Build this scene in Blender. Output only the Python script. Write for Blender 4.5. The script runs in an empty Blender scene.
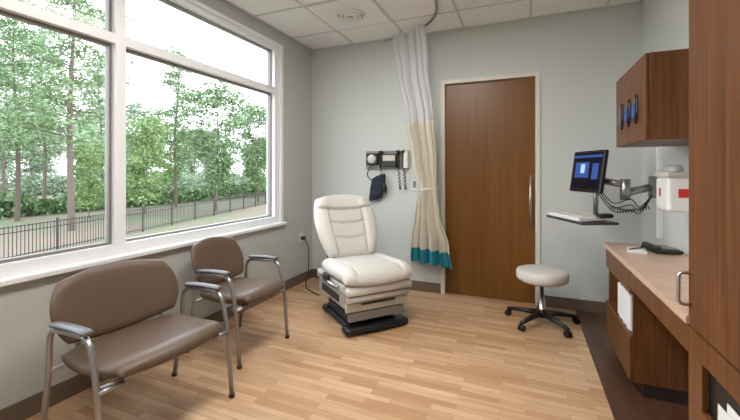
import bpy, bmesh, math, random
from mathutils import Vector, Matrix, noise
S=bpy.context.scene
S.view_settings.view_transform='Standard'
S.view_settings.exposure=1.14
C=S.collection
def lin(c):
    return tuple(((x/255)/12.92 if x/255<=0.04045 else (((x/255)+.055)/1.055)**2.4) for x in c)+(1,)
# ---------------- materials
def mat(name,rgb,rough=.5,metal=0.,emit=0,bump=0,bscale=60,spec=.5,var=0):
    m=bpy.data.materials.new(name); m.use_nodes=True
    nt=m.node_tree; b=nt.nodes['Principled BSDF']
    col=lin(rgb)
    b.inputs['Base Color'].default_value=col
    b.inputs['Roughness'].default_value=rough
    b.inputs['Metallic'].default_value=metal
    b.inputs['Specular IOR Level'].default_value=spec
    if emit:
        b.inputs['Emission Color'].default_value=col
        b.inputs['Emission Strength'].default_value=emit
    if bump or var:
        tc=nt.nodes.new('ShaderNodeTexCoord'); n=nt.nodes.new('ShaderNodeTexNoise')
        n.inputs['Scale'].default_value=bscale; n.inputs['Detail'].default_value=4
        nt.links.new(tc.outputs['Object'],n.inputs['Vector'])
        if bump:
            bp=nt.nodes.new('ShaderNodeBump'); bp.inputs['Strength'].default_value=bump; bp.inputs['Distance'].default_value=.003
            nt.links.new(n.outputs['Fac'],bp.inputs['Height']); nt.links.new(bp.outputs['Normal'],b.inputs['Normal'])
        if var:
            mx=nt.nodes.new('ShaderNodeMix'); mx.data_type='RGBA'
            mx.inputs[6].default_value=tuple(x*(1-var) for x in col[:3])+(1,)
            mx.inputs[7].default_value=tuple(min(1,x*(1+var)) for x in col[:3])+(1,)
            nt.links.new(n.outputs['Fac'],mx.inputs[0]); nt.links.new(mx.outputs[2],b.inputs['Base Color'])
    return m
def wood(name,c1,c2,rough=.4,scale=(38,38,2.2)):
    m=bpy.data.materials.new(name); m.use_nodes=True; nt=m.node_tree; b=nt.nodes['Principled BSDF']
    tc=nt.nodes.new('ShaderNodeTexCoord'); mp=nt.nodes.new('ShaderNodeMapping'); mp.inputs['Scale'].default_value=scale
    n=nt.nodes.new('ShaderNodeTexNoise'); n.inputs['Scale'].default_value=1.; n.inputs['Detail'].default_value=6; n.inputs['Distortion'].default_value=.6
    r=nt.nodes.new('ShaderNodeValToRGB'); r.color_ramp.elements[0].position=.3; r.color_ramp.elements[1].position=.7
    r.color_ramp.elements[0].color=lin(c1); r.color_ramp.elements[1].color=lin(c2)
    nt.links.new(tc.outputs['Object'],mp.inputs[0]); nt.links.new(mp.outputs[0],n.inputs['Vector'])
    nt.links.new(n.outputs['Fac'],r.inputs[0]); nt.links.new(r.outputs[0],b.inputs['Base Color'])
    b.inputs['Roughness'].default_value=rough
    return m
M={}
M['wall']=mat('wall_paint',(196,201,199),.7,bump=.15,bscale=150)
M['wallshade']=mat('wall_paint_shaded',(184,186,183),.7,bump=.15,bscale=150)  # same wall paint, colour darkened for the backlit window wall
M['ceil']=mat('ceiling_tile',(238,239,240),.9,bump=.5,bscale=120,var=.03)
M['grid']=mat('ceiling_grid',(200,202,203),.5)
M['white']=mat('white_frame',(236,238,241),.35)
M['base']=mat('vinyl_base',(104,89,76),.5)
M['dframe']=mat('door_frame_paint',(212,210,202),.4)
M['door']=wood('door_veneer',(104,64,16),(121,77,24),.35,(22,22,.9))
M['cab']=wood('cabinet_walnut',(76,44,19),(114,71,37),.4,(60,60,2.0))
M['cabin']=mat('cabinet_inside',(44,30,22),.6)
M['counter']=wood('counter_laminate',(180,150,128),(204,174,152),.3,(4,40,40))
M['metal']=mat('brushed_steel',(190,190,190),.28,1.)
M['alu']=mat('satin_grey_frame',(160,160,162),.3,.8)
M['taupe']=mat('taupe_vinyl',(91,73,57),.42,bump=.2,bscale=300)
M['armpad']=mat('armpad_urethane',(90,90,93),.4)
M['cream']=mat('cream_vinyl',(205,203,197),.4,bump=.1,bscale=200)
M['seam']=mat('seam_shade',(150,145,134),.5)  # darker grey paints crease shade along the cushion seams
M['beige']=mat('beige_plastic',(190,187,178),.4)
M['gpl']=mat('grey_plastic',(130,128,125),.4)
M['lgpl']=mat('light_grey_plastic',(165,163,158),.4)
M['black']=mat('black_plastic',(18,18,20),.4)
M['dk']=mat('dark_grey',(46,46,48),.5)
M['navy']=mat('navy_nylon',(20,26,48),.7)
M['teal']=mat('teal_fabric',(30,130,148),.8)
M['red']=mat('red_plastic',(180,40,35),.4)
M['paper']=mat('paper',(215,215,215),.7)
M['clearw']=mat('white_plastic',(215,215,212),.35)
M['blue']=mat('screen_blue',(40,70,130),.3,emit=.3)
M['lblue']=mat('screen_light',(150,185,225),.3,emit=.3)
M['glove']=mat('blue_glove',(50,80,150),.6)
M['scr']=mat('screen_dark',(14,18,34),.15)
M['dhole']=mat('dark_opening',(12,14,22),.1)  # near-black paints the shade inside the glove openings
M['dstrip']=wood('dark_plank',(66,42,30),(90,62,46),.35,(30,2,30))
M['fill']=mat('fill_panel_glow',(255,250,244),.5,emit=9.5)  # glow of the added fill panels overhead
def mixmat(name,rgb,fac,rough=.8):
    m=bpy.data.materials.new(name); m.use_nodes=True; nt=m.node_tree
    b=nt.nodes['Principled BSDF']; b.inputs['Base Color'].default_value=lin(rgb); b.inputs['Roughness'].default_value=rough
    tl=nt.nodes.new('ShaderNodeBsdfTranslucent'); tl.inputs[0].default_value=lin(rgb); m0=nt.nodes.new('ShaderNodeMixShader'); m0.inputs[0].default_value=.4
    nt.links.new(b.outputs[0],m0.inputs[1]); nt.links.new(tl.outputs[0],m0.inputs[2])
    t=nt.nodes.new('ShaderNodeBsdfTransparent'); mx=nt.nodes.new('ShaderNodeMixShader'); mx.inputs[0].default_value=fac
    nt.links.new(t.outputs[0],mx.inputs[1]); nt.links.new(m0.outputs[0],mx.inputs[2])
    nt.links.new(mx.outputs[0],nt.nodes['Material Output'].inputs['Surface'])
    return m
M['mesh']=mixmat('mesh_net',(246,246,250),.6)
M['creamcloth']=mixmat('cream_fabric',(232,227,214),1.0)
gl=bpy.data.materials.new('window_glass'); gl.use_nodes=True; nt=gl.node_tree
for n in list(nt.nodes):
    if n.type=='BSDF_PRINCIPLED': nt.nodes.remove(n)
t=nt.nodes.new('ShaderNodeBsdfTransparent'); t.inputs[0].default_value=(.97,.985,.98,1)
g=nt.nodes.new('ShaderNodeBsdfGlossy'); g.inputs['Roughness'].default_value=.02
f=nt.nodes.new('ShaderNodeFresnel'); f.inputs[0].default_value=1.3
mx=nt.nodes.new('ShaderNodeMixShader')
nt.links.new(f.outputs[0],mx.inputs[0]); nt.links.new(t.outputs[0],mx.inputs[1]); nt.links.new(g.outputs[0],mx.inputs[2])
nt.links.new(mx.outputs[0],nt.nodes['Material Output'].inputs['Surface'])
M['glass']=gl
# floor
fm=bpy.data.materials.new('strip_plank_floor'); fm.use_nodes=True; nt=fm.node_tree; b=nt.nodes['Principled BSDF']
tc=nt.nodes.new('ShaderNodeTexCoord')
def brick(w,h,c1,c2,off):
    k=nt.nodes.new('ShaderNodeTexBrick'); k.inputs['Scale'].default_value=1; k.inputs['Brick Width'].default_value=w; k.inputs['Row Height'].default_value=h
    k.inputs['Mortar Size'].default_value=.001; k.inputs['Mortar Smooth'].default_value=.4
    k.inputs['Color1'].default_value=lin(c1); k.inputs['Color2'].default_value=lin(c2); k.inputs['Mortar'].default_value=lin((150,114,82)); k.offset=off; k.offset_frequency=2
    nt.links.new(tc.outputs['Object'],k.inputs['Vector']); return k
k1=brick(.34,.046,(216,183,148),(184,143,106),.37)
mp=nt.nodes.new('ShaderNodeMapping'); mp.inputs['Scale'].default_value=(3,55,1)
n=nt.nodes.new('ShaderNodeTexNoise'); n.inputs['Scale'].default_value=1; n.inputs['Detail'].default_value=6
nt.links.new(tc.outputs['Object'],mp.inputs[0]); nt.links.new(mp.outputs[0],n.inputs['Vector'])
r=nt.nodes.new('ShaderNodeValToRGB'); r.color_ramp.elements[0].position=.3; r.color_ramp.elements[1].position=.7
r.color_ramp.elements[0].color=(.76,.73,.70,1); r.color_ramp.elements[1].color=(1,1,1,1)
nt.links.new(n.outputs['Fac'],r.inputs[0])
mm=nt.nodes.new('ShaderNodeMix'); mm.data_type='RGBA'; mm.blend_type='MULTIPLY'; mm.inputs[0].default_value=.8
nt.links.new(k1.outputs['Color'],mm.inputs[6]); nt.links.new(r.outputs[0],mm.inputs[7]); nt.links.new(mm.outputs[2],b.inputs['Base Color'])
b.inputs['Roughness'].default_value=.28
M['floor']=fm
# ---------------- geometry helpers
def root(name,loc=(0,0,0),rz=0):
    o=bpy.data.objects.new(name,None); o.location=loc; o.rotation_euler=(0,0,rz); o.empty_display_size=.1; C.objects.link(o); return o
def obj(name,bm,m,parent=None,smooth=False):
    me=bpy.data.meshes.new(name); bmesh.ops.recalc_face_normals(bm,faces=bm.faces[:]); bm.to_mesh(me); bm.free()
    if smooth:
        for p in me.polygons: p.use_smooth=True
    me.materials.append(m); o=bpy.data.objects.new(name,me); C.objects.link(o)
    if parent: o.parent=parent
    return o
def addbox(bm,c,s,bevel=0,seg=2,rot=None):
    r=bmesh.ops.create_cube(bm,size=1); vs=r['verts']
    for v in vs: v.co=Vector((v.co.x*s[0],v.co.y*s[1],v.co.z*s[2]))
    if bevel:
        es=list({e for v in vs for e in v.link_edges})
        rr=bmesh.ops.bevel(bm,geom=es,offset=bevel,segments=seg,affect='EDGES',profile=.5)
        vs=list({v for f in rr['faces'] for v in f.verts}|{v for v in vs if v.is_valid})
    for v in vs:
        if rot: v.co=rot@v.co
        v.co+=Vector(c)
def box(name,c,s,m,parent=None,bevel=.003,seg=2,rot=None,smooth=False):
    bm=bmesh.new(); addbox(bm,c,s,bevel,seg,rot); return obj(name,bm,m,parent,smooth)
def mm_box(name,lst,m,parent=None,bevel=0):
    bm=bmesh.new()
    for a,b_ in lst:
        addbox(bm,[(a[i]+b_[i])/2 for i in range(3)],[abs(b_[i]-a[i]) for i in range(3)],bevel)
    return obj(name,bm,m,parent)
def fillet(pts,r,n=6):
    pts=[Vector(p) for p in pts]; out=[pts[0]]
    for i in range(1,len(pts)-1):
        p=pts[i]; a=pts[i-1]-p; b_=pts[i+1]-p; rr=min(r,a.length*.49,b_.length*.49)
        A=p+a.normalized()*rr; B=p+b_.normalized()*rr
        for k in range(n+1):
            t=k/n; out.append(A*(1-t)**2+p*2*t*(1-t)+B*t*t)
    out.append(pts[-1]); return out
def catmull(pts,n=8):
    P=[Vector(p) for p in pts]; P=[2*P[0]-P[1]]+P+[2*P[-1]-P[-2]]; out=[]
    for i in range(1,len(P)-2):
        for k in range(n):
            t=k/n; a,b_,c,d=P[i-1:i+3]
            out.append(.5*((2*b_)+(c-a)*t+(2*a-5*b_+4*c-d)*t*t+(-a+3*b_-3*c+d)*t**3))
    out.append(P[-2]); return out
def addtube(bm,pts,r,n=10,sx=1,sy=1):
    pts=[Vector(p) for p in pts]; L=len(pts)
    T=[(pts[min(i+1,L-1)]-pts[max(i-1,0)]).normalized() for i in range(L)]
    up=Vector((0,0,1)) if abs(T[0].z)<.9 else Vector((0,1,0))
    N=(up-T[0]*up.dot(T[0])).normalized(); rings=[]
    for i in range(L):
        N=(N-T[i]*N.dot(T[i])).normalized(); B=T[i].cross(N); rad=r[i] if isinstance(r,(list,tuple)) else r
        rings.append([bm.verts.new(pts[i]+(N*math.cos(2*math.pi*k/n)*sx+B*math.sin(2*math.pi*k/n)*sy)*rad) for k in range(n)])
    for i in range(L-1):
        for k in range(n): bm.faces.new((rings[i][k],rings[i][(k+1)%n],rings[i+1][(k+1)%n],rings[i+1][k]))
    bm.faces.new(rings[0]); bm.faces.new(rings[-1])
def tube(name,pts,r,m,parent=None,n=10,sx=1,sy=1):
    bm=bmesh.new(); addtube(bm,pts,r,n,sx,sy); return obj(name,bm,m,parent,True)
def tubes(name,lst,m,parent=None,n=8):
    bm=bmesh.new()
    for p,r in lst: addtube(bm,p,r,n)
    return obj(name,bm,m,parent,True)
def addlathe(bm,prof,c=(0,0,0),n=32,rot=None):
    c=Vector(c); rings=[]
    for r,z in prof:
        ring=[]
        for k in range(n):
            v=Vector((r*math.cos(2*math.pi*k/n),r*math.sin(2*math.pi*k/n),z))
            if rot: v=rot@v
            ring.append(bm.verts.new(v+c))
        rings.append(ring)
    for i in range(len(rings)-1):
        for k in range(n): bm.faces.new((rings[i][k],rings[i][(k+1)%n],rings[i+1][(k+1)%n],rings[i+1][k]))
    bm.faces.new(rings[0]); bm.faces.new(rings[-1])
def lathe(name,prof,m,parent=None,c=(0,0,0),n=32,rot=None,smooth=True):
    bm=bmesh.new(); addlathe(bm,prof,c,n,rot); o=obj(name,bm,m,parent,smooth)
    return o
def normal_at(P,a,b_):
    e=.01
    du=Vector(P(a+e,b_))-Vector(P(a-e,b_)); dv=Vector(P(a,b_+e))-Vector(P(a,b_-e)); return du.cross(dv).normalized()
def panel(name,P,th,m,parent=None,nu=28,nv=28,q=.5,pw=8):
    bm=bmesh.new(); F=[];Bk=[]
    def s(i,n): return math.sin(math.pi/2*(2*i/n-1))
    for i in range(nu+1):
        fr=[];bk=[]
        for j in range(nv+1):
            u=s(i,nu);v=s(j,nv)
            a=u*((1-q)+q*math.sqrt(1-v*v/2)); b_=v*((1-q)+q*math.sqrt(1-u*u/2))
            p=Vector(P(a,b_)); N=normal_at(P,a,b_)
            fo=math.sqrt(max(0,(1-abs(u)**pw)*(1-abs(v)**pw)))
            t1=th(a,b_) if callable(th) else (th,th)
            fr.append(bm.verts.new(p+N*t1[0]/2*fo)); bk.append(bm.verts.new(p-N*t1[1]/2*fo))
        F.append(fr);Bk.append(bk)
    for i in range(nu):
        for j in range(nv):
            bm.faces.new((F[i][j],F[i+1][j],F[i+1][j+1],F[i][j+1])); bm.faces.new((Bk[i][j],Bk[i][j+1],Bk[i+1][j+1],Bk[i+1][j]))
    bmesh.ops.remove_doubles(bm,verts=bm.verts[:],dist=.0002)
    return obj(name,bm,m,parent,True)
def RX(a): return Matrix.Rotation(a,3,'X')
# ---------------- room shell
XL=-2.34; XR=.92; YB=3.81; YF=-1.6; H=2.70
mm_box('floor',[((XL-.15,YF-.15,-.12),(XR+.15,YB+.15,0))],M['floor'])
mm_box('floor_dark_border',[((.415,1.0,0.0),(XR,YB,.004))],M['dstrip'])
mm_box('ceiling',[((XL-.15,YF-.15,H),(XR+.15,YB+.15,H+.1))],M['ceil'])
WY0,WY1,WZ0,WZ1=-.12,3.23,.72,2.57
MU0,MU1=1.525,1.59
mm_box('wall_left',[((XL-.15,YF,0),(XL,YB,WZ0)),((XL-.15,YF,WZ1),(XL,YB,H)),((XL-.15,WY1,WZ0),(XL,YB,WZ1)),((XL-.15,YF,WZ0),(XL,WY0,WZ1))],M['wallshade'])
DX0,DX1,DZ=-.80,.1275,2.19
mm_box('wall_back',[((XL-.15,YB,0),(DX0,YB+.15,H)),((DX1,YB,0),(XR+.15,YB+.15,H)),((DX0,YB,DZ),(DX1,YB+.15,H)),((DX0,YB+.135,0),(DX1,YB+.15,DZ))],M['wall'])
mm_box('wall_right',[((XR,YF,0),(XR+.15,YB,H))],M['wall'])
mm_box('wall_front',[((XL-.15,YF-.15,0),(XR+.15,YF,H))],M['wall'])
mm_box('baseboard_left',[((XL,YF,0),(XL+.012,YB-.012,.10))],M['base'])
mm_box('baseboard_back',[((XL,YB-.012,0),(DX0-.0,YB,.10)),((DX1,YB-.012,.004),(XR,YB,.104))],M['base'])
mm_box('baseboard_right',[((XR-.012,3.2,.004),(XR,YB-.012,.104))],M['base'])
# ceiling grid
g=[]
for x in [-1.785,-1.175,-.565,.045,.655]: g.append(((x-.010,YF,H-.004),(x+.010,YB,H+.001)))
y=3.375
while y>YF: g.append(((XL,y-.010,H-.0045),(XR,y+.010,H+.001))); y-=.61
g+= [((XL,YF,H-.006),(XL+.022,YB,H)),((XL,YB-.022,H-.006),(XR,YB,H)),((XR-.022,YF,H-.006),(XR,YB,H))]
mm_box('trim_ceiling_grid',g,M['grid'])
# diffuser
d=root('ceiling_air_diffuser',(-1.48,3.07,H))
box('plate',(0,0,-.006),(.58,.58,.008),M['white'],d,.002)
bm=bmesh.new()
for r0,z in((.135,-.03),(.10,-.036),(.062,-.04)):
    addlathe(bm,[(r0,-.01),(r0+.004,z),(r0-.012,z-.002),(r0-.02,-.01)],n=40)
obj('rings',bm,M['white'],d,True)
lathe('throat',[(.13,-.0105),(.13,-.016)],M['gpl'],d)
# unseen glowing panels added as interior fill light
for (x,y) in [(-.87,1.85),(-.87,.0)]:
    t=root('added_fill_panel',(x,y,H))
    box('housing',(0,0,-.008),(.60,1.2,.012),M['white'],t,.002)
    box('diffuser',(0,0,-.018),(.54,1.14,.008),M['fill'],t,.002)
# ---------------- window
w=root('window_1',(0,0,0))
fx0,fx1=XL-.12,XL-.02
fr=[]
fr.append(((fx0,WY0,WZ0),(fx1,WY1-.04,WZ0+.075)))
fr.append(((fx0,WY0,WZ1-.07),(fx1,WY1-.04,WZ1)))
fr.append(((fx0,WY1-.11,WZ0+.075),(fx1,WY1-.04,WZ1-.07)))
fr.append(((fx0,WY0,WZ0+.075),(fx1,WY0+.07,WZ1-.07)))
fr.append(((fx0,MU0,WZ0+.075),(fx1,MU1,WZ1-.07)))
for a,b_ in ((WY0+.07,MU0),(MU1,WY1-.11)):
    fr.append(((fx0,a,2.055),(fx1,b_,2.115)))
mm_box('frame',fr,M['white'],w)
st=[]
for a,b_ in ((WY0+.07,MU0),(MU1,WY1-.11)):
    for z0,z1 in ((WZ0+.075,2.055),(2.115,WZ1-.07)):
        s=.016
        st+= [((fx0+.02,a,z0),(fx0+.06,b_,z0+s)),((fx0+.02,a,z1-s),(fx0+.06,b_,z1)),((fx0+.02,a,z0+s),(fx0+.06,a+s,z1-s)),((fx0+.02,b_-s,z0+s),(fx0+.06,b_,z1-s))]
mm_box('glazing_stops',st,M['gpl'],w)
gp=[]
for a,b_ in ((WY0+.07,MU0),(MU1,WY1-.11)):
    for z0,z1 in ((WZ0+.075,2.055),(2.115,WZ1-.07)): gp.append((a,b_,z0,z1))
bm=bmesh.new()
for a,b_,z0,z1 in gp:
    vs=[bm.verts.new((fx0+.04,p,q_)) for p,q_ in((a,z0),(b_,z0),(b_,z1),(a,z1))]; bm.faces.new(vs)
obj('glass',bm,M['glass'],w)
mm_box('casing',[((XL-.13,WY1-.04,WZ0),(XL+.006,WY1,WZ1)),((XL-.02,WY0,WZ1-.03),(XL+.006,WY1-.04,WZ1))],M['white'],w)
box('sill',(XL-.03,(WY0+WY1)/2,WZ0-.004),(.14,WY1-WY0+.04,.03),M['white'],w,.006)
# ---------------- door
d=root('door_1',(0,0,0))
mm_box('frame',[((DX0,YB-.012,0),(DX0+.04,YB+.13,DZ)),((DX1-.04,YB-.012,0),(DX1,YB+.13,DZ)),((DX0+.04,YB-.012,DZ-.04),(DX1-.04,YB+.13,DZ))],M['dframe'],d)
box('leaf',((DX0+DX1)/2,YB+.055,DZ/2-.018),(DX1-DX0-.084,.045,DZ-.046),M['door'],d,.002)
hx=.045
tubes('pull_handle',[(fillet([(hx,YB+.03,1.18),(hx,YB-.02,1.18)],.01),.007),([(hx,YB-.02,1.22),(hx,YB-.02,.74)],.011),([(hx,YB+.03,.78),(hx,YB-.02,.78)],.007)],M['metal'],d)
# ---------------- upper cabinet
u=root('wall_cabinet',(0,0,0))
mm_box('carcass',[((.59,2.31,1.415),(XR-.002,2.97,1.865))],M['cab'],u,.003)
mm_box('doors',[((.57,2.312,1.417),(.588,2.637,1.863)),((.57,2.643,1.417),(.588,2.968,1.863))],M['cab'],u,.003)
for i,yy in enumerate((2.47,2.63,2.80)):
    bm=bmesh.new(); addlathe(bm,[(.062,-.004),(.062,.004),(.055,.008)],n=28)
    for v in bm.verts: v.co=Vector((.568-v.co.z,yy+v.co.x*.62,1.60+v.co.y*1.35))
    obj(f'glove_opening_{i}',bm,M['dhole'],u,True)
    if i<2: panel(f'glove_{i}',lambda a,b_:(.558,yy+.004+a*.02,1.585+b_*.045),.018,M['glove'],u,10,10,.8)
# ---------------- tall cabinet
t=root('tall_storage_cabinet',(0,0,0))
TX=.53
mm_box('carcass',[((TX+.02,.45,0.005),(XR-.002,1.64,H-.01))],M['cab'],t)
mm_box('upper_doors',[((TX,1.05,.715),(TX+.019,1.637,H-.012)),((TX,.455,.715),(TX+.019,1.045,H-.012))],M['cab'],t,.003)
mm_box('file_drawer',[((TX,1.05,.625),(TX+.019,1.637,.708)),((TX,1.05,.12),(TX+.019,1.637,.47)),((TX,1.53,.47),(TX+.019,1.637,.625)),((TX,1.05,.47),(TX+.019,1.10,.625))],M['cab'],t,.002)
mm_box('slot_dark',[((TX+.0195,1.10,.47),(TX+.0215,1.53,.625))],M['black'],t)  # black sheet paints the shaded depth of the open slot
mm_box('papers',[((TX+.007,1.15,.472),(TX+.010,1.44,.55)),((TX+.013,1.12,.472),(TX+.016,1.40,.575))],M['paper'],t)
mm_box('base_doors',[((TX,.455,.12),(TX+.019,1.045,.708))],M['cab'],t,.003)
tubes('handles',[(fillet([(TX,1.615,.90),(TX-.035,1.615,.90),(TX-.035,1.615,.79),(TX,1.615,.79)],.03),.006),(fillet([(TX,1.42,.44),(TX-.035,1.42,.44),(TX-.035,1.32,.44),(TX,1.32,.44)],.02),.006)],M['metal'],t)
# ---------------- desk counter
c=root('desk_counter',(0,0,0))
cx=.525
mm_box('countertop',[((cx,1.645,.712),(XR-.002,2.466,.742)),((cx,2.470,.712),(XR-.002,3.15,.742))],M['counter'],c,.002)
mm_box('base_carcass',[((cx+.03,2.47,.08),(XR-.002,2.49,.71)),((cx+.03,3.11,.08),(XR-.002,3.13,.71)),((cx+.03,2.49,.08),(XR-.002,3.11,.10)),((cx+.03,2.49,.31),(XR-.002,3.11,.33)),((cx+.03,2.49,.56),(XR-.002,3.11,.58)),((XR-.02,2.49,.10),(XR-.002,3.11,.71))],M['cab'],c)
mm_box('toe_kick',[((cx+.08,2.48,.005),(XR-.002,3.12,.08))],M['cabin'],c)
mm_box('drawer_front',[((cx+.012,2.475,.57),(cx+.03,3.125,.708))],M['cab'],c,.003)
mm_box('lower_door',[((cx+.012,2.475,.085),(cx+.03,3.125,.33))],M['cab'],c,.003)
mm_box('apron',[((cx+.03,1.645,.60),(cx+.048,2.47,.712))],M['cab'],c,.002)
mm_box('pencil_drawer',[((cx+.012,1.66,.605),(cx+.03,2.46,.708))],M['cab'],c,.003)
mm_box('modesty_panel',[((XR-.03,1.645,.1),(XR-.012,2.47,.71))],M['cab'],c)
bm=bmesh.new()
for i in range(7): addbox(bm,(.655,2.56+i*.045,.435),(.2,.036,.2 +.02*(i%2)),.003)
obj('ring_binders',bm,M['paper'],c)
# phone on counter
tb=root('desk_phone',(.80,2.90,.7425),math.radians(10))
box('body',(0,0,.014),(.15,.2,.022),M['black'],tb,.008,rot=None)
box('handset',(-.055,0,.036),(.035,.18,.02),M['dk'],tb,.008,3)
box('keypad',(.03,-.02,.028),(.07,.1,.005),M['gpl'],tb,.002)
pt=root('notepad',(.66,2.86,.7425),math.radians(-10))
box('sheet_stack',(0,0,.006),(.10,.15,.012),M['paper'],pt,.001)
tube('pen',[(-.04,-.05,.016),(.03,.05,.016)],.004,M['black'],pt,8)
# sharps container
s=root('sharps_container',(XR,2.70,1.03))
box('bracket',(-.012,0,.1),(.02,.2,.24),M['gpl'],s,.003)
box('bin',(-.10,0,.09),(.15,.21,.20),M['clearw'],s,.02,3)
box('lid',(-.10,0,.205),(.16,.22,.035),M['beige'],s,.01,3)
tube('lid_roll',[(-.12,-.085,.235),(-.12,.085,.235)],.028,M['clearw'],s,16)
box('label',(-.10,-.106,.10),(.05,.002,.05),M['red'],s,.0005)
box('front_label',(-.176,0.02,.10),(.002,.03,.05),M['red'],s,.0005)
# ---------------- monitor workstation
ws=root('computer_workstation',(0,0,0))
box('wall_track',(XR-.015,3.32,1.24),(.03,.05,.95),M['white'],ws,.004)
box('carriage',(XR-.05,3.32,1.14),(.05,.08,.16),M['gpl'],ws,.01)
tubes('arm',[([(XR-.06,3.32,1.14),(.66,3.16,1.10)],.028),([(.66,3.16,1.05),(.66,3.16,1.20)],.032),([(.66,3.16,1.16),(.50,3.30,1.19)],.026),([(.50,3.30,1.22),(.50,3.30,.90)],.018)],M['alu'],ws,14)
mc=Vector((.435,3.27,1.255)); wd=Vector((.424,-.905,0)); nn=Vector((-.905,-.424,0))
R=Matrix((wd,nn,Vector((0,0,1)))).transposed()
def lb(name,c,s,m,bev=.003,tilt=0,base=mc):
    bm=bmesh.new(); addbox(bm,c,s,bev)
    for v in bm.verts:
        p=RX(tilt)@v.co; v.co=R@p+base
    return obj(name,bm,m,ws)
tl=math.radians(8)
lb('monitor_case',(0,-.012,0),(.38,.03,.32),M['black'],.008,tl)
lb('screen',(0,.0045,.005),(.345,.004,.275),M['scr'],.001,tl)
lb('screen_taskbar',(0,.0072,.115),(.34,.001,.02),M['blue'],0,tl)
lb('screen_picture',(-.05,.0072,.01),(.17,.001,.12),M['blue'],0,tl)
lb('screen_highlight',(-.04,.0082,.02),(.05,.001,.07),M['lblue'],0,tl)
lb('screen_list',(.11,.0072,.0),(.07,.001,.12),M['blue'],0,tl)
lb('vesa_mount',(0,-.045,0),(.11,.05,.11),M['dk'],.005,tl)
kb=Vector((.375,3.16,.895))
lb('keyboard_tray',(0,0,0),(.48,.26,.018),M['dk'],.006,0,kb)
lb('keyboard',(-.03,.02,.026),(.42,.19,.028),M['clearw'],.005,math.radians(-3),kb)
bm=bmesh.new()
for i in range(13):
    for j in range(4): addbox(bm,(-.195+i*.0275,-.03+j*.03,.042),(.022,.024,.008),.002,1)
for v in bm.verts: v.co=R@v.co+kb
obj('keys',bm,M['beige'],ws)
lb('tray_bracket',(.0,-.11,-.02),(.10,.16,.02),M['alu'],.004,0,kb)
lb('mouse',(.19,-.06,.05),(.06,.10,.03),M['black'],.012,0,kb)
cab=[]
for k in range(3):
    cab.append((catmull([(.50,3.24,1.14-.02*k),(.58,3.12,1.03-.03*k),(.68,3.10,1.06-.04*k),(.76,3.2,1.0-.02*k),(.87,3.30,1.1)],8),.004))
coil=[]
for i in range(160):
    a=i*.55; tt=i/159; coil.append((.56+.26*tt,3.12+.10*tt+.014*math.cos(a),1.00-.03*math.sin(tt*3.14)+.014*math.sin(a)))
cab.append((coil,.003))
tubes('cables',cab,M['black'],ws,6)
# ---------------- diagnostic wall set
q=root('diagnostic_instrument_panel',(-1.385,YB,1.38))
box('board',(0,-.012,0),(.50,.024,.20),M['gpl'],q,.008,3)
box('transformer',(.04,-.045,-.005),(.16,.05,.14),M['dk'],q,.01,3)
box('cover',(.04,-.072,.02),(.14,.006,.06),M['beige'],q,.002)
box('gauge_case',(-.16,-.045,.01),(.14,.05,.13),M['black'],q,.012,3)
lathe('gauge_dial',[(.048,0),(.048,.003)],M['paper'],q,(-.16,-.072,.012),32,RX(math.radians(90)))
tube('gauge_needle',[(-.16,-.077,.012),(-.135,-.077,.042)],.002,M['black'],q,6)
hs=[];hd=[];cb=[]
for i,x in enumerate((-.06,.14,.20)):
    hs.append(([(x,-.06,.07),(x,-.06,-.09)],[.015,.012]))
    hd.append(([(x,-.10,.085),(x,-.04,.08)],[.012,.024]))
    co=[]
    for k in range(120):
        tt=k/119; a=k*.8; co.append((x+.012*math.cos(a)+.02*math.sin(tt*3.1),-.05+.010*math.sin(a),-.09-.22*math.sin(tt*math.pi)))
    cb.append((co,.003))
tubes('instrument_handles',hs,M['black'],q,12); tubes('instrument_heads',hd,M['dk'],q,12); tubes('coiled_cords',cb,M['black'],q,6)
box('specula_dispenser',(.225,-.045,.0),(.05,.06,.18),M['clearw'],q,.008)
panel('pressure_cuff',lambda a,b_:(-.10+a*.085+.02*b_,-.05-.02*math.cos(a*1.4),-.30+b_*.135+.03*a),(lambda a,b_:(.03+.008*math.sin(b_*9),.03)),M['navy'],q,16,16,.3)
tube('cuff_hose',catmull([(-.175,-.05,-.04),(-.21,-.07,-.16),(-.16,-.06,-.22),(-.10,-.06,-.2)],10),.006,M['black'],q,8)
tube('inflation_bulb',catmull([(-.03,-.06,-.24),(-.01,-.06,-.3),(.0,-.06,-.36)],4),[.006,.012,.018,.02,.022,.02,.018,.01,.004],M['black'],q,12)
o=root('wall_outlet_plate',(-1.08,YB,1.12)); box('plate',(0,-.005,0),(.075,.008,.115),M['clearw'],o,.003); box('socket',(0,-.010,0),(.035,.004,.07),M['gpl'],o,.001)
o=root('wall_power_outlet',(XL,3.57,.52)); box('plate',(.005,0,0),(.008,.075,.115),M['clearw'],o,.003); box('plug',(.03,0,-.015),(.05,.035,.035),M['black'],o,.005)
tube('power_cord',catmull([(.05,0,-.02),(.10,.0,-.12),(.13,-.05,-.35),(.16,-.15,-.50),(.30,-.25,-.512),(.42,-.32,-.512)],8),.006,M['black'],o,8)
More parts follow.
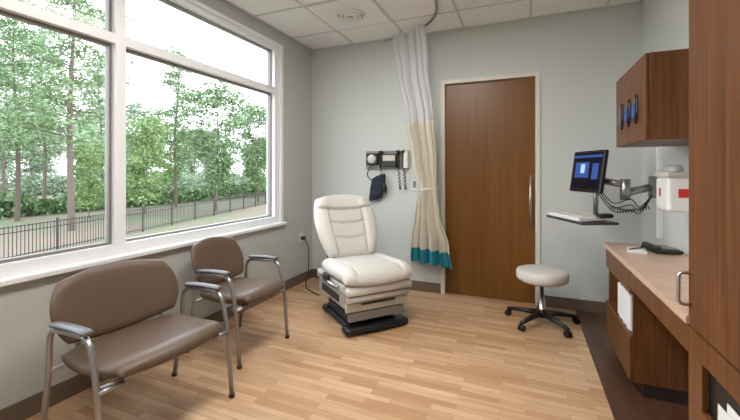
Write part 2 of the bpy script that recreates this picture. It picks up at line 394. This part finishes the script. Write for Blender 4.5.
# ---------------- curtain + track
cr=root('privacy_curtain',(0,0,0))
tr=catmull([(-1.42,YB-.005,H-.012),(-1.22,3.76,H-.012),(-.93,3.60,H-.012),(-.76,3.36,H-.012),(-.69,3.08,H-.012),(-.64,2.6,H-.012),(-.62,1.4,H-.012)],10)
tube('ceiling_track',tr,.012,M['alu'],cr,8)
def interp(tab,z):
    for i in range(len(tab)-1):
        z1,z0=tab[i][0],tab[i+1][0]
        if z<=z1 and z>=z0:
            t=(z1-z)/(z1-z0); t=t*t*(3-2*t); return [tab[i][k]*(1-t)+tab[i+1][k]*t for k in range(1,len(tab[i]))]
    return list(tab[-1][1:]) if z<tab[-1][0] else list(tab[0][1:])
tab=[(2.68,-1.30,-.90,.030),(2.3,-1.24,-.87,.040),(1.75,-1.15,-.80,.05),(1.35,-1.09,-.775,.05),(1.08,-1.01,-.78,.035),(.85,-1.05,-.745,.05),(.55,-1.10,-.65,.06),(.30,-1.11,-.62,.06)]
NF=5
def curtain(name,z0,z1,m,nz):
    bm=bmesh.new(); rows=[]; ns=200
    for j in range(nz+1):
        z=z0+(z1-z0)*j/nz; xa,xb,am=interp(tab,z); row=[]
        for i in range(ns+1):
            s_=i/ns; ph=2*math.pi*NF*s_+1.3*math.sin(4.2*s_+1+.3*z)+.4*math.sin(z*2.2+s_*7)
            x=xa+(xb-xa)*s_+ .010*math.sin(2*ph+z)
            yb=3.70-.18*s_
            yy=yb+am*math.sin(ph)*(1+.35*math.sin(s_*17+2))+.012*math.sin(2.3*ph+z*2.5)
            row.append(bm.verts.new((x,yy,z)))
        rows.append(row)
    for j in range(nz):
        for i in range(ns): bm.faces.new((rows[j][i],rows[j][i+1],rows[j+1][i+1],rows[j+1][i]))
    return obj(name,bm,m,cr,True)
curtain('mesh_top',1.75,2.67,M['mesh'],24); curtain('cloth',.48,1.75,M['creamcloth'],50); curtain('teal_hem',.34,.48,M['teal'],6)
tube('tieback',[( -.895+.125*math.cos(a*math.pi/12), 3.60+.07*math.sin(a*math.pi/12),1.08+.02*math.cos(a*math.pi/12)) for a in range(25)],.010,M['creamcloth'],cr,8)
# ---------------- guest chairs
def guest_chair(name,W,loc,rz):
    r=root(name,loc,rz); hw=W/2
    fr=[]
    for sgn in(-1,1):
        y=sgn*(hw+.02)
        fr.append((fillet([(-.27,y,.0),(-.20,y,.36),(-.19,y,.555),(.13,y,.575),(.185,y,.36),(.215,y,.0)],.075,8),.0125))
        fr.append((fillet([(-.20,y,.36),(-.20,sgn*(hw-.10),.36),(-.24,sgn*(hw-.10),.52)],.05),.011))
        fr.append(([(.188,y,.36),(.188,sgn*(hw-.08),.36)],.011))
    fr.append(([(-.20,-hw,.36),(-.20,hw,.36)],.011)); fr.append(([(.16,-hw-.02,.36),(.16,hw+.02,.36)],.011))
    tubes('tube_frame',fr,M['alu'],r,12)
    lst=bmesh.new()
    for sgn in(-1,1):
        for x in(-.27,.215): addlathe(lst,[(.014,0),(.016,.003),(.016,.02),(.012,.022)],(x,sgn*(hw+.02),0),12)
    obj('foot_glides',lst,M['dk'],r,True)
    for i,sgn in enumerate((-1,1)):
        y=sgn*(hw+.02)
        tube(f'arm_pad_{i}',catmull([(-.16,y,.578),(-.05,y,.588),(.06,y,.592),(.12,y,.588)],5),[.016]+[.022]*14+[.016],M['armpad'],r,12,.55,1.15)
    panel('seat',lambda a,b_:(.01+a*.245,b_*(hw-.005)*(1-.03*a),.405+.012*a-.01*math.cos(a*2.5)+(.0 if a<.7 else -(a-.7)**2*.35)),.075,M['taupe'],r,28,34,.35)
    def bk(a,b_):
        z=.59+b_*.165; y=a*(hw+.005)*(1-.06*b_*b_)
        return (-.275-.06*b_+.055*a*a, y, z+.0-.018*a*a*b_)
    panel('backrest',bk,.05,M['taupe'],r,34,28,.42)
    return r
guest_chair('guest_chair',.62,(-1.74,1.29,0),math.radians(-4))
guest_chair('guest_chair',.44,(-1.88,2.11,0),math.radians(-3))
# ---------------- stool
st=root('rolling_stool',(.128,3.38,0))
lathe('seat',[(.12,.345),(.175,.352),(.195,.365),(.20,.39),(.20,.42),(.192,.437),(.16,.448),(.05,.452),(.001,.452)],M['cream'],st,n=48)
lathe('seat_pan',[(.05,.325),(.12,.333),(.13,.347),(.02,.35)],M['dk'],st)
lathe('column',[(.032,.09),(.032,.11),(.026,.115),(.026,.20),(.016,.202),(.016,.33)],M['metal'],st)
lathe('hub',[(.04,.055),(.05,.06),(.05,.09),(.035,.115),(.03,.12)],M['black'],st)
bm=bmesh.new(); cs=bmesh.new()
for i in range(5):
    a=math.radians(72*i+20); dx,dy=math.cos(a),math.sin(a)
    addtube(bm,[(dx*.03,dy*.03,.085),(dx*.15,dy*.15,.078),(dx*.28,dy*.28,.062)],[.026,.021,.015],10)
    px,py=dx*.275,dy*.275
    addtube(cs,[(px,py,.06),(px,py,.042)],.007,8)
    tx,ty=-dy,dx
    for sg in(-1,1):
        addtube(cs,[(px+tx*.006*sg,py+ty*.006*sg,.025),(px+tx*.02*sg,py+ty*.02*sg,.025)],.025,16)
obj('star_base',bm,M['black'],st,True); obj('casters',cs,M['black'],st,False)
# ---------------- exam chair  (+x forward)
e=root('examination_chair',(-1.285,2.90,0),math.radians(-40))
panel('base_plate',lambda a,b_:(-.01+a*.33,b_*(.235+.04*abs(a)**3),.03),.06,M['black'],e,24,24,.25)
box('front_foot',(.25,0,.035),(.12,.56,.06),M['black'],e,.028,4,smooth=True)
box('rear_foot',(-.28,0,.035),(.10,.50,.06),M['black'],e,.028,4,smooth=True)
bm=bmesh.new()
for i in range(4): addbox(bm,(-.03,0,.08+i*.03),(.48-.012*i,.42,.026),.010,3)
obj('bellows_column',bm,M['dk'],e)
box('side_housing',(-.04,0,.255),(.60,.54,.13),M['lgpl'],e,.02,3)
box('side_recess',(-.06,0,.25),(.40,.546,.07),M['dk'],e,.01,3)
box('chassis',(-.03,0,.35),(.62,.58,.075),M['beige'],e,.02,3)
box('drawer_front',(.27,0,.215),(.03,.55,.075),M['beige'],e,.012,3)
box('lower_panel',(.262,0,.135),(.03,.50,.07),M['gpl'],e,.012,3)
box('drawer_handle',(.29,0,.235),(.02,.30,.012),M['dk'],e,.004)
tube('footrest_roll_upper',[(.305,-.285,.345),(.305,-.28,.345),(.305,.28,.345),(.305,.285,.345)],[.02,.036,.036,.02],M['cream'],e,20)
tube('footrest_roll_lower',[(.295,-.275,.287),(.295,-.27,.287),(.295,.27,.287),(.295,.275,.287)],[.016,.028,.028,.016],M['cream'],e,20)
box('footrest_divider',(.30,0,.313),(.05,.54,.006),M['dk'],e,.001)
def seat(a,b_):
    z=.450+.01*a
    if a>.55: z-=(a-.55)**2*.35
    return (.045+a*.31,b_*.32*(1+.03*a),z)
def sth(a,b_):
    k=1-.30*math.exp(-((abs(b_)-.60)/.04)**2)*(1 if a<.8 else .4)+.2*(1/(1+math.exp(-(abs(b_)-.62)*40)))
    k-=.3*math.exp(-((a-.45)/.035)**2)*(abs(b_)<.6)
    return (.115*k,.11)
panel('seat_cushion',seat,sth,M['cream'],e,60,60,.3)
def back(a,b_):
    wv=.275+.035*math.sin((b_+.6)*1.5) if b_<.9 else .30
    L=(b_+1)/2
    x=-.20-.28*L-.02*L*L; z=.47+.555*L
    return (x+.035*a*a,a*wv,z)
def edge(x,k): return 1/(1+math.exp(-max(-40,min(40,x*k))))
def bth(a,b_):
    inn=1-edge(abs(a)-.56,60)
    k=1+.30*edge(abs(a)-.56,30)-.35*math.exp(-((abs(a)-.56)/.045)**2)*(1-edge(b_-.5,40))
    k-=.45*math.exp(-((b_-.45-.12*a*a)/.035)**2)
    k-=.28*math.exp(-((b_-.02-.2*a*a)/.035)**2)*inn
    k-=.28*math.exp(-((b_+.42-.2*a*a)/.035)**2)*inn
    k+=.12*edge(b_-.48,40)
    return (.12*k,.09)
panel('backrest',back,bth,M['cream'],e,90,110,.42)
def sp(P,th,a,b_,off=.0003): return Vector(P(a,b_))+normal_at(P,a,b_)*(th(a,b_)[0]/2+off)
sm=[]
def rng_(a0,a1,n): return [a0+(a1-a0)*i/n for i in range(n+1)]
sm.append(([sp(back,bth,a,.45+.12*a*a) for a in rng_(-.84,.84,40)],.0022))
sm.append(([sp(back,bth,a,.02+.2*a*a) for a in rng_(-.53,.53,24)],.0018))
sm.append(([sp(back,bth,a,-.42+.2*a*a) for a in rng_(-.53,.53,24)],.0018))
for sg in(-1,1): sm.append(([sp(back,bth,sg*.56,b_) for b_ in rng_(-.86,.47,50)],.0022))
for sg in(-1,1): sm.append(([sp(seat,sth,a,sg*.60) for a in rng_(-.8,.84,40)],.0022))
sm.append(([sp(seat,sth,.45,b_) for b_ in rng_(-.57,.57,24)],.0020))
tubes('seam_shade',sm,M['seam'],e,6)  # thin dark lines stand in for shade in the creases
def backoff(a,b_):
    p=Vector(back(a,b_)); return (p.x-.05,p.y*.82,p.z-.05)
panel('back_shell',backoff,.04,M['dk'],e,20,24,.4)
tubes('back_hinges',[([(-.22,.2,.36),(-.30,.2,.55)],.02),([(-.22,-.2,.36),(-.30,-.2,.55)],.02)],M['dk'],e,10)
box('hand_control',(-.05,-.31,.38),(.10,.03,.06),M['dk'],e,.01,3)
tubes('side_rails',[(fillet([(-.22,s_*.30,.36),(-.05,s_*.315,.355),(.18,s_*.30,.355)],.05),.012) for s_ in(-1,1)],M['metal'],e,10)
# ---------------- exterior
GZ=-1.9
gm=bpy.data.materials.new('pine_straw_and_grass'); gm.use_nodes=True; nt=gm.node_tree; b=nt.nodes['Principled BSDF']; b.inputs['Roughness'].default_value=.95
tc=nt.nodes.new('ShaderNodeTexCoord'); n=nt.nodes.new('ShaderNodeTexNoise'); n.inputs['Scale'].default_value=.3; n.inputs['Detail'].default_value=10; n.inputs['Roughness'].default_value=.7
r=nt.nodes.new('ShaderNodeValToRGB'); r.color_ramp.elements[0].position=.42; r.color_ramp.elements[1].position=.56
r.color_ramp.elements[0].color=lin((92,108,72)); r.color_ramp.elements[1].color=lin((116,98,86))
nt.links.new(tc.outputs['Object'],n.inputs['Vector']); nt.links.new(n.outputs['Fac'],r.inputs[0]); nt.links.new(r.outputs[0],b.inputs['Base Color'])
mm_box('ground_lawn',[((-140,-60,GZ-.2),(-2.7,140,GZ))],gm)
M['bark']=mat('pine_bark',(96,84,76),.9,bump=.6,bscale=12,var=.3)
M['leafA']=mat('leaf_green',(102,128,86),.7,var=.25,bscale=1.5)
M['leafB']=mat('leaf_yellowgreen',(124,150,94),.7,var=.2,bscale=1.5)
M['leafC']=mat('leaf_hazed',(142,160,134),.8,var=.15,bscale=1)  # paler green puts distance haze into the leaf colour
M['iron']=mat('black_iron',(36,34,34),.5)
rng=random.Random(7)
def tree_mesh(seed,h,tr,c0,cr_,nb,lp,ls,pine):
    rg=random.Random(seed); bt=bmesh.new()
    base=[Vector((.25*math.sin(z*.35+seed)*z/h, .25*math.cos(z*.4+seed)*z/h, z)) for z in [h*i/10 for i in range(11)]]
    addtube(bt,base,[tr*(1-.9*i/10)+.01 for i in range(11)],8)
    V=[];F=[]
    for i in range(nb):
        tt=(i+.5)/nb; z=c0+(h-c0)*tt*.98; a=rg.random()*6.283
        prof=(1-tt)**.7 if pine else math.sin(math.pi*min(1,.15+.85*(1-tt)**.8))
        L=cr_*(.35+.75*prof)*rg.uniform(.6,1.1)
        k=z/h*10; i0=min(9,int(k)); p0=base[i0].lerp(base[i0+1],k-i0)
        d=Vector((math.cos(a),math.sin(a),rg.uniform(.05,.5)))
        p1=p0+d*L*.5; p2=p0+d*L+Vector((0,0,-.06*L))
        addtube(bt,[p0,p1,p2],[tr*.22*(1-.7*tt),tr*.13*(1-.6*tt),.01],4)
        for c_ in range(4):
            cc=p0.lerp(p2,rg.uniform(.3,1.05))+Vector((rg.gauss(0,.22),rg.gauss(0,.22),rg.gauss(.05,.15)))*min(1,L*.5)
            rad=rg.uniform(.25,.5)*min(1,cr_/2.2)
            for q_ in range(lp):
                o=cc+Vector((rg.gauss(0,rad),rg.gauss(0,rad),rg.gauss(0,rad*.5)))
                u=Vector((rg.gauss(0,1),rg.gauss(0,1),rg.gauss(0,.6))).normalized(); v=u.cross(Vector((rg.random()-.5,rg.random()-.5,rg.random()-.5))).normalized()
                s1=ls*rg.uniform(.6,1.3); s2=s1*(.28 if pine else .55); nn_=len(V)
                V.extend([o-u*s1,o+v*s2,o+u*s1,o-v*s2]); F.append((nn_,nn_+1,nn_+2,nn_+3))
    me=bpy.data.meshes.new('trunk'); bm_=bt; bmesh.ops.recalc_face_normals(bm_,faces=bm_.faces[:]); bm_.to_mesh(me); bm_.free(); me.materials.append(M['bark'])
    ml=bpy.data.meshes.new('foliage'); ml.from_pydata(V,[],F)
    return me,ml
TM={'p1':tree_mesh(1,15,.15,3.8,2.8,80,24,.15,True),'p2':tree_mesh(2,16,.16,4.4,3.1,85,24,.16,True),
    'd1':tree_mesh(3,10,.10,2.0,2.5,80,24,.13,False),'d2':tree_mesh(4,9,.08,1.4,2.2,80,24,.13,False)}
cache={}
def tree(nm,kind,x,y,s,lm,rz,parent=None):
    t_=root(nm,(x,y,GZ-.05),rz)
    if parent: t_.parent=parent
    t_.scale=(s,s,s)
    me,ml=TM[kind]; key=(kind,lm)
    if key not in cache:
        m2=ml.copy(); m2.materials.append(M[lm]); cache[key]=m2
    a=bpy.data.objects.new('trunk',me); C.objects.link(a); a.parent=t_
    b_=bpy.data.objects.new('foliage',cache[key]); C.objects.link(b_); b_.parent=t_
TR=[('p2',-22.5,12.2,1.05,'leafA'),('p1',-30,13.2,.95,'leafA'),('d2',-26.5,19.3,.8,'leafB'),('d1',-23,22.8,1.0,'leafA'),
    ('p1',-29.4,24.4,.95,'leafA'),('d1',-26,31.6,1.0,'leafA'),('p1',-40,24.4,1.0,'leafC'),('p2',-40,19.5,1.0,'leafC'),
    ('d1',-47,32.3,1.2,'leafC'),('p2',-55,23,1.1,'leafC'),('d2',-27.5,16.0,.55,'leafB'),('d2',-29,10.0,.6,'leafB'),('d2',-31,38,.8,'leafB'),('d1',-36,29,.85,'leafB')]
for i,(k,x,y,s,lm) in enumerate(TR):
    tree('pine_tree' if k[0]=='p' else 'broadleaf_tree',k,x,y,s,lm,i*1.3)
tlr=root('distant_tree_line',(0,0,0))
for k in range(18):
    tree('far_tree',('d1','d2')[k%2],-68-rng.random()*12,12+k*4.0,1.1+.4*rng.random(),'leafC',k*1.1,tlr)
# fence
f0=Vector((-15.2,2,GZ)); f1=f0+(Vector((-23.5,30,GZ))-f0)*1.3; L=(f1-f0).length; dd=(f1-f0).normalized()
bm=bmesh.new()
for z in(.15,1.0,1.2): addbox(bm,(L/2,0,z),(L,.03,.035),0)
nP=int(L/.14)
for i in range(nP+1):
    big=(i%17==0); s_=.06 if big else .02; addbox(bm,(L*i/nP,0,.66 if big else .64),(s_,s_,1.35 if big else 1.2),0)
fo=obj('iron_fence',bm,M['iron']); fo.location=f0; fo.rotation_euler=(0,0,math.atan2(dd.y,dd.x))
# hedge
def hedge(x0,y0,x1,y1,hh,n_,mt,wd_=.5):
    V=[];F=[]; rg=random.Random(n_); L=math.hypot(x1-x0,y1-y0)
    for i in range(n_):
        t_=rg.random(); top=hh*(.75+.25*math.sin(t_*L*.9)*math.cos(t_*L*.37))
        o=Vector((L*t_,rg.gauss(0,wd_),rg.random()*top)); u=Vector((rg.gauss(0,1),rg.gauss(0,1),rg.gauss(0,1))).normalized(); v=u.cross(Vector((rg.random(),rg.random(),rg.random()))).normalized()
        s_=.18; k=len(V); V.extend([o-u*s_,o+v*s_*.6,o+u*s_,o-v*s_*.6]); F.append((k,k+1,k+2,k+3))
    me=bpy.data.meshes.new('hedge_row'); me.from_pydata(V,[],F); me.materials.append(mt); o=bpy.data.objects.new('hedge_row',me); C.objects.link(o)
    o.location=(x0,y0,GZ); o.rotation_euler=(0,0,math.atan2(y1-y0,x1-x0))
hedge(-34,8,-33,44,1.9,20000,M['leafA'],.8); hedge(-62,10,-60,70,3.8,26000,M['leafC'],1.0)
# ---------------- world
W=bpy.data.worlds.new('overcast_sky'); S.world=W; W.use_nodes=True; nt=W.node_tree; bg=nt.nodes['Background']
tc=nt.nodes.new('ShaderNodeTexCoord'); sp_=nt.nodes.new('ShaderNodeSeparateXYZ'); r=nt.nodes.new('ShaderNodeValToRGB')
r.color_ramp.elements[0].position=.0; r.color_ramp.elements[0].color=(.95,.97,1,1); r.color_ramp.elements[1].position=.7; r.color_ramp.elements[1].color=(.80,.89,1,1)
nt.links.new(tc.outputs['Generated'],sp_.inputs[0]); nt.links.new(sp_.outputs['Z'],r.inputs[0]); nt.links.new(r.outputs[0],bg.inputs['Color'])
bg.inputs['Strength'].default_value=2.6
# ---------------- camera
cam=bpy.data.cameras.new('camera'); co=bpy.data.objects.new('camera',cam); C.objects.link(co)
co.location=(0,0,1.25); co.rotation_euler=(math.radians(90),0,math.radians(22.7))
cam.sensor_width=36; cam.lens=371/740*36; cam.shift_y=-38/740; cam.clip_start=.05; cam.clip_end=500
S.camera=co
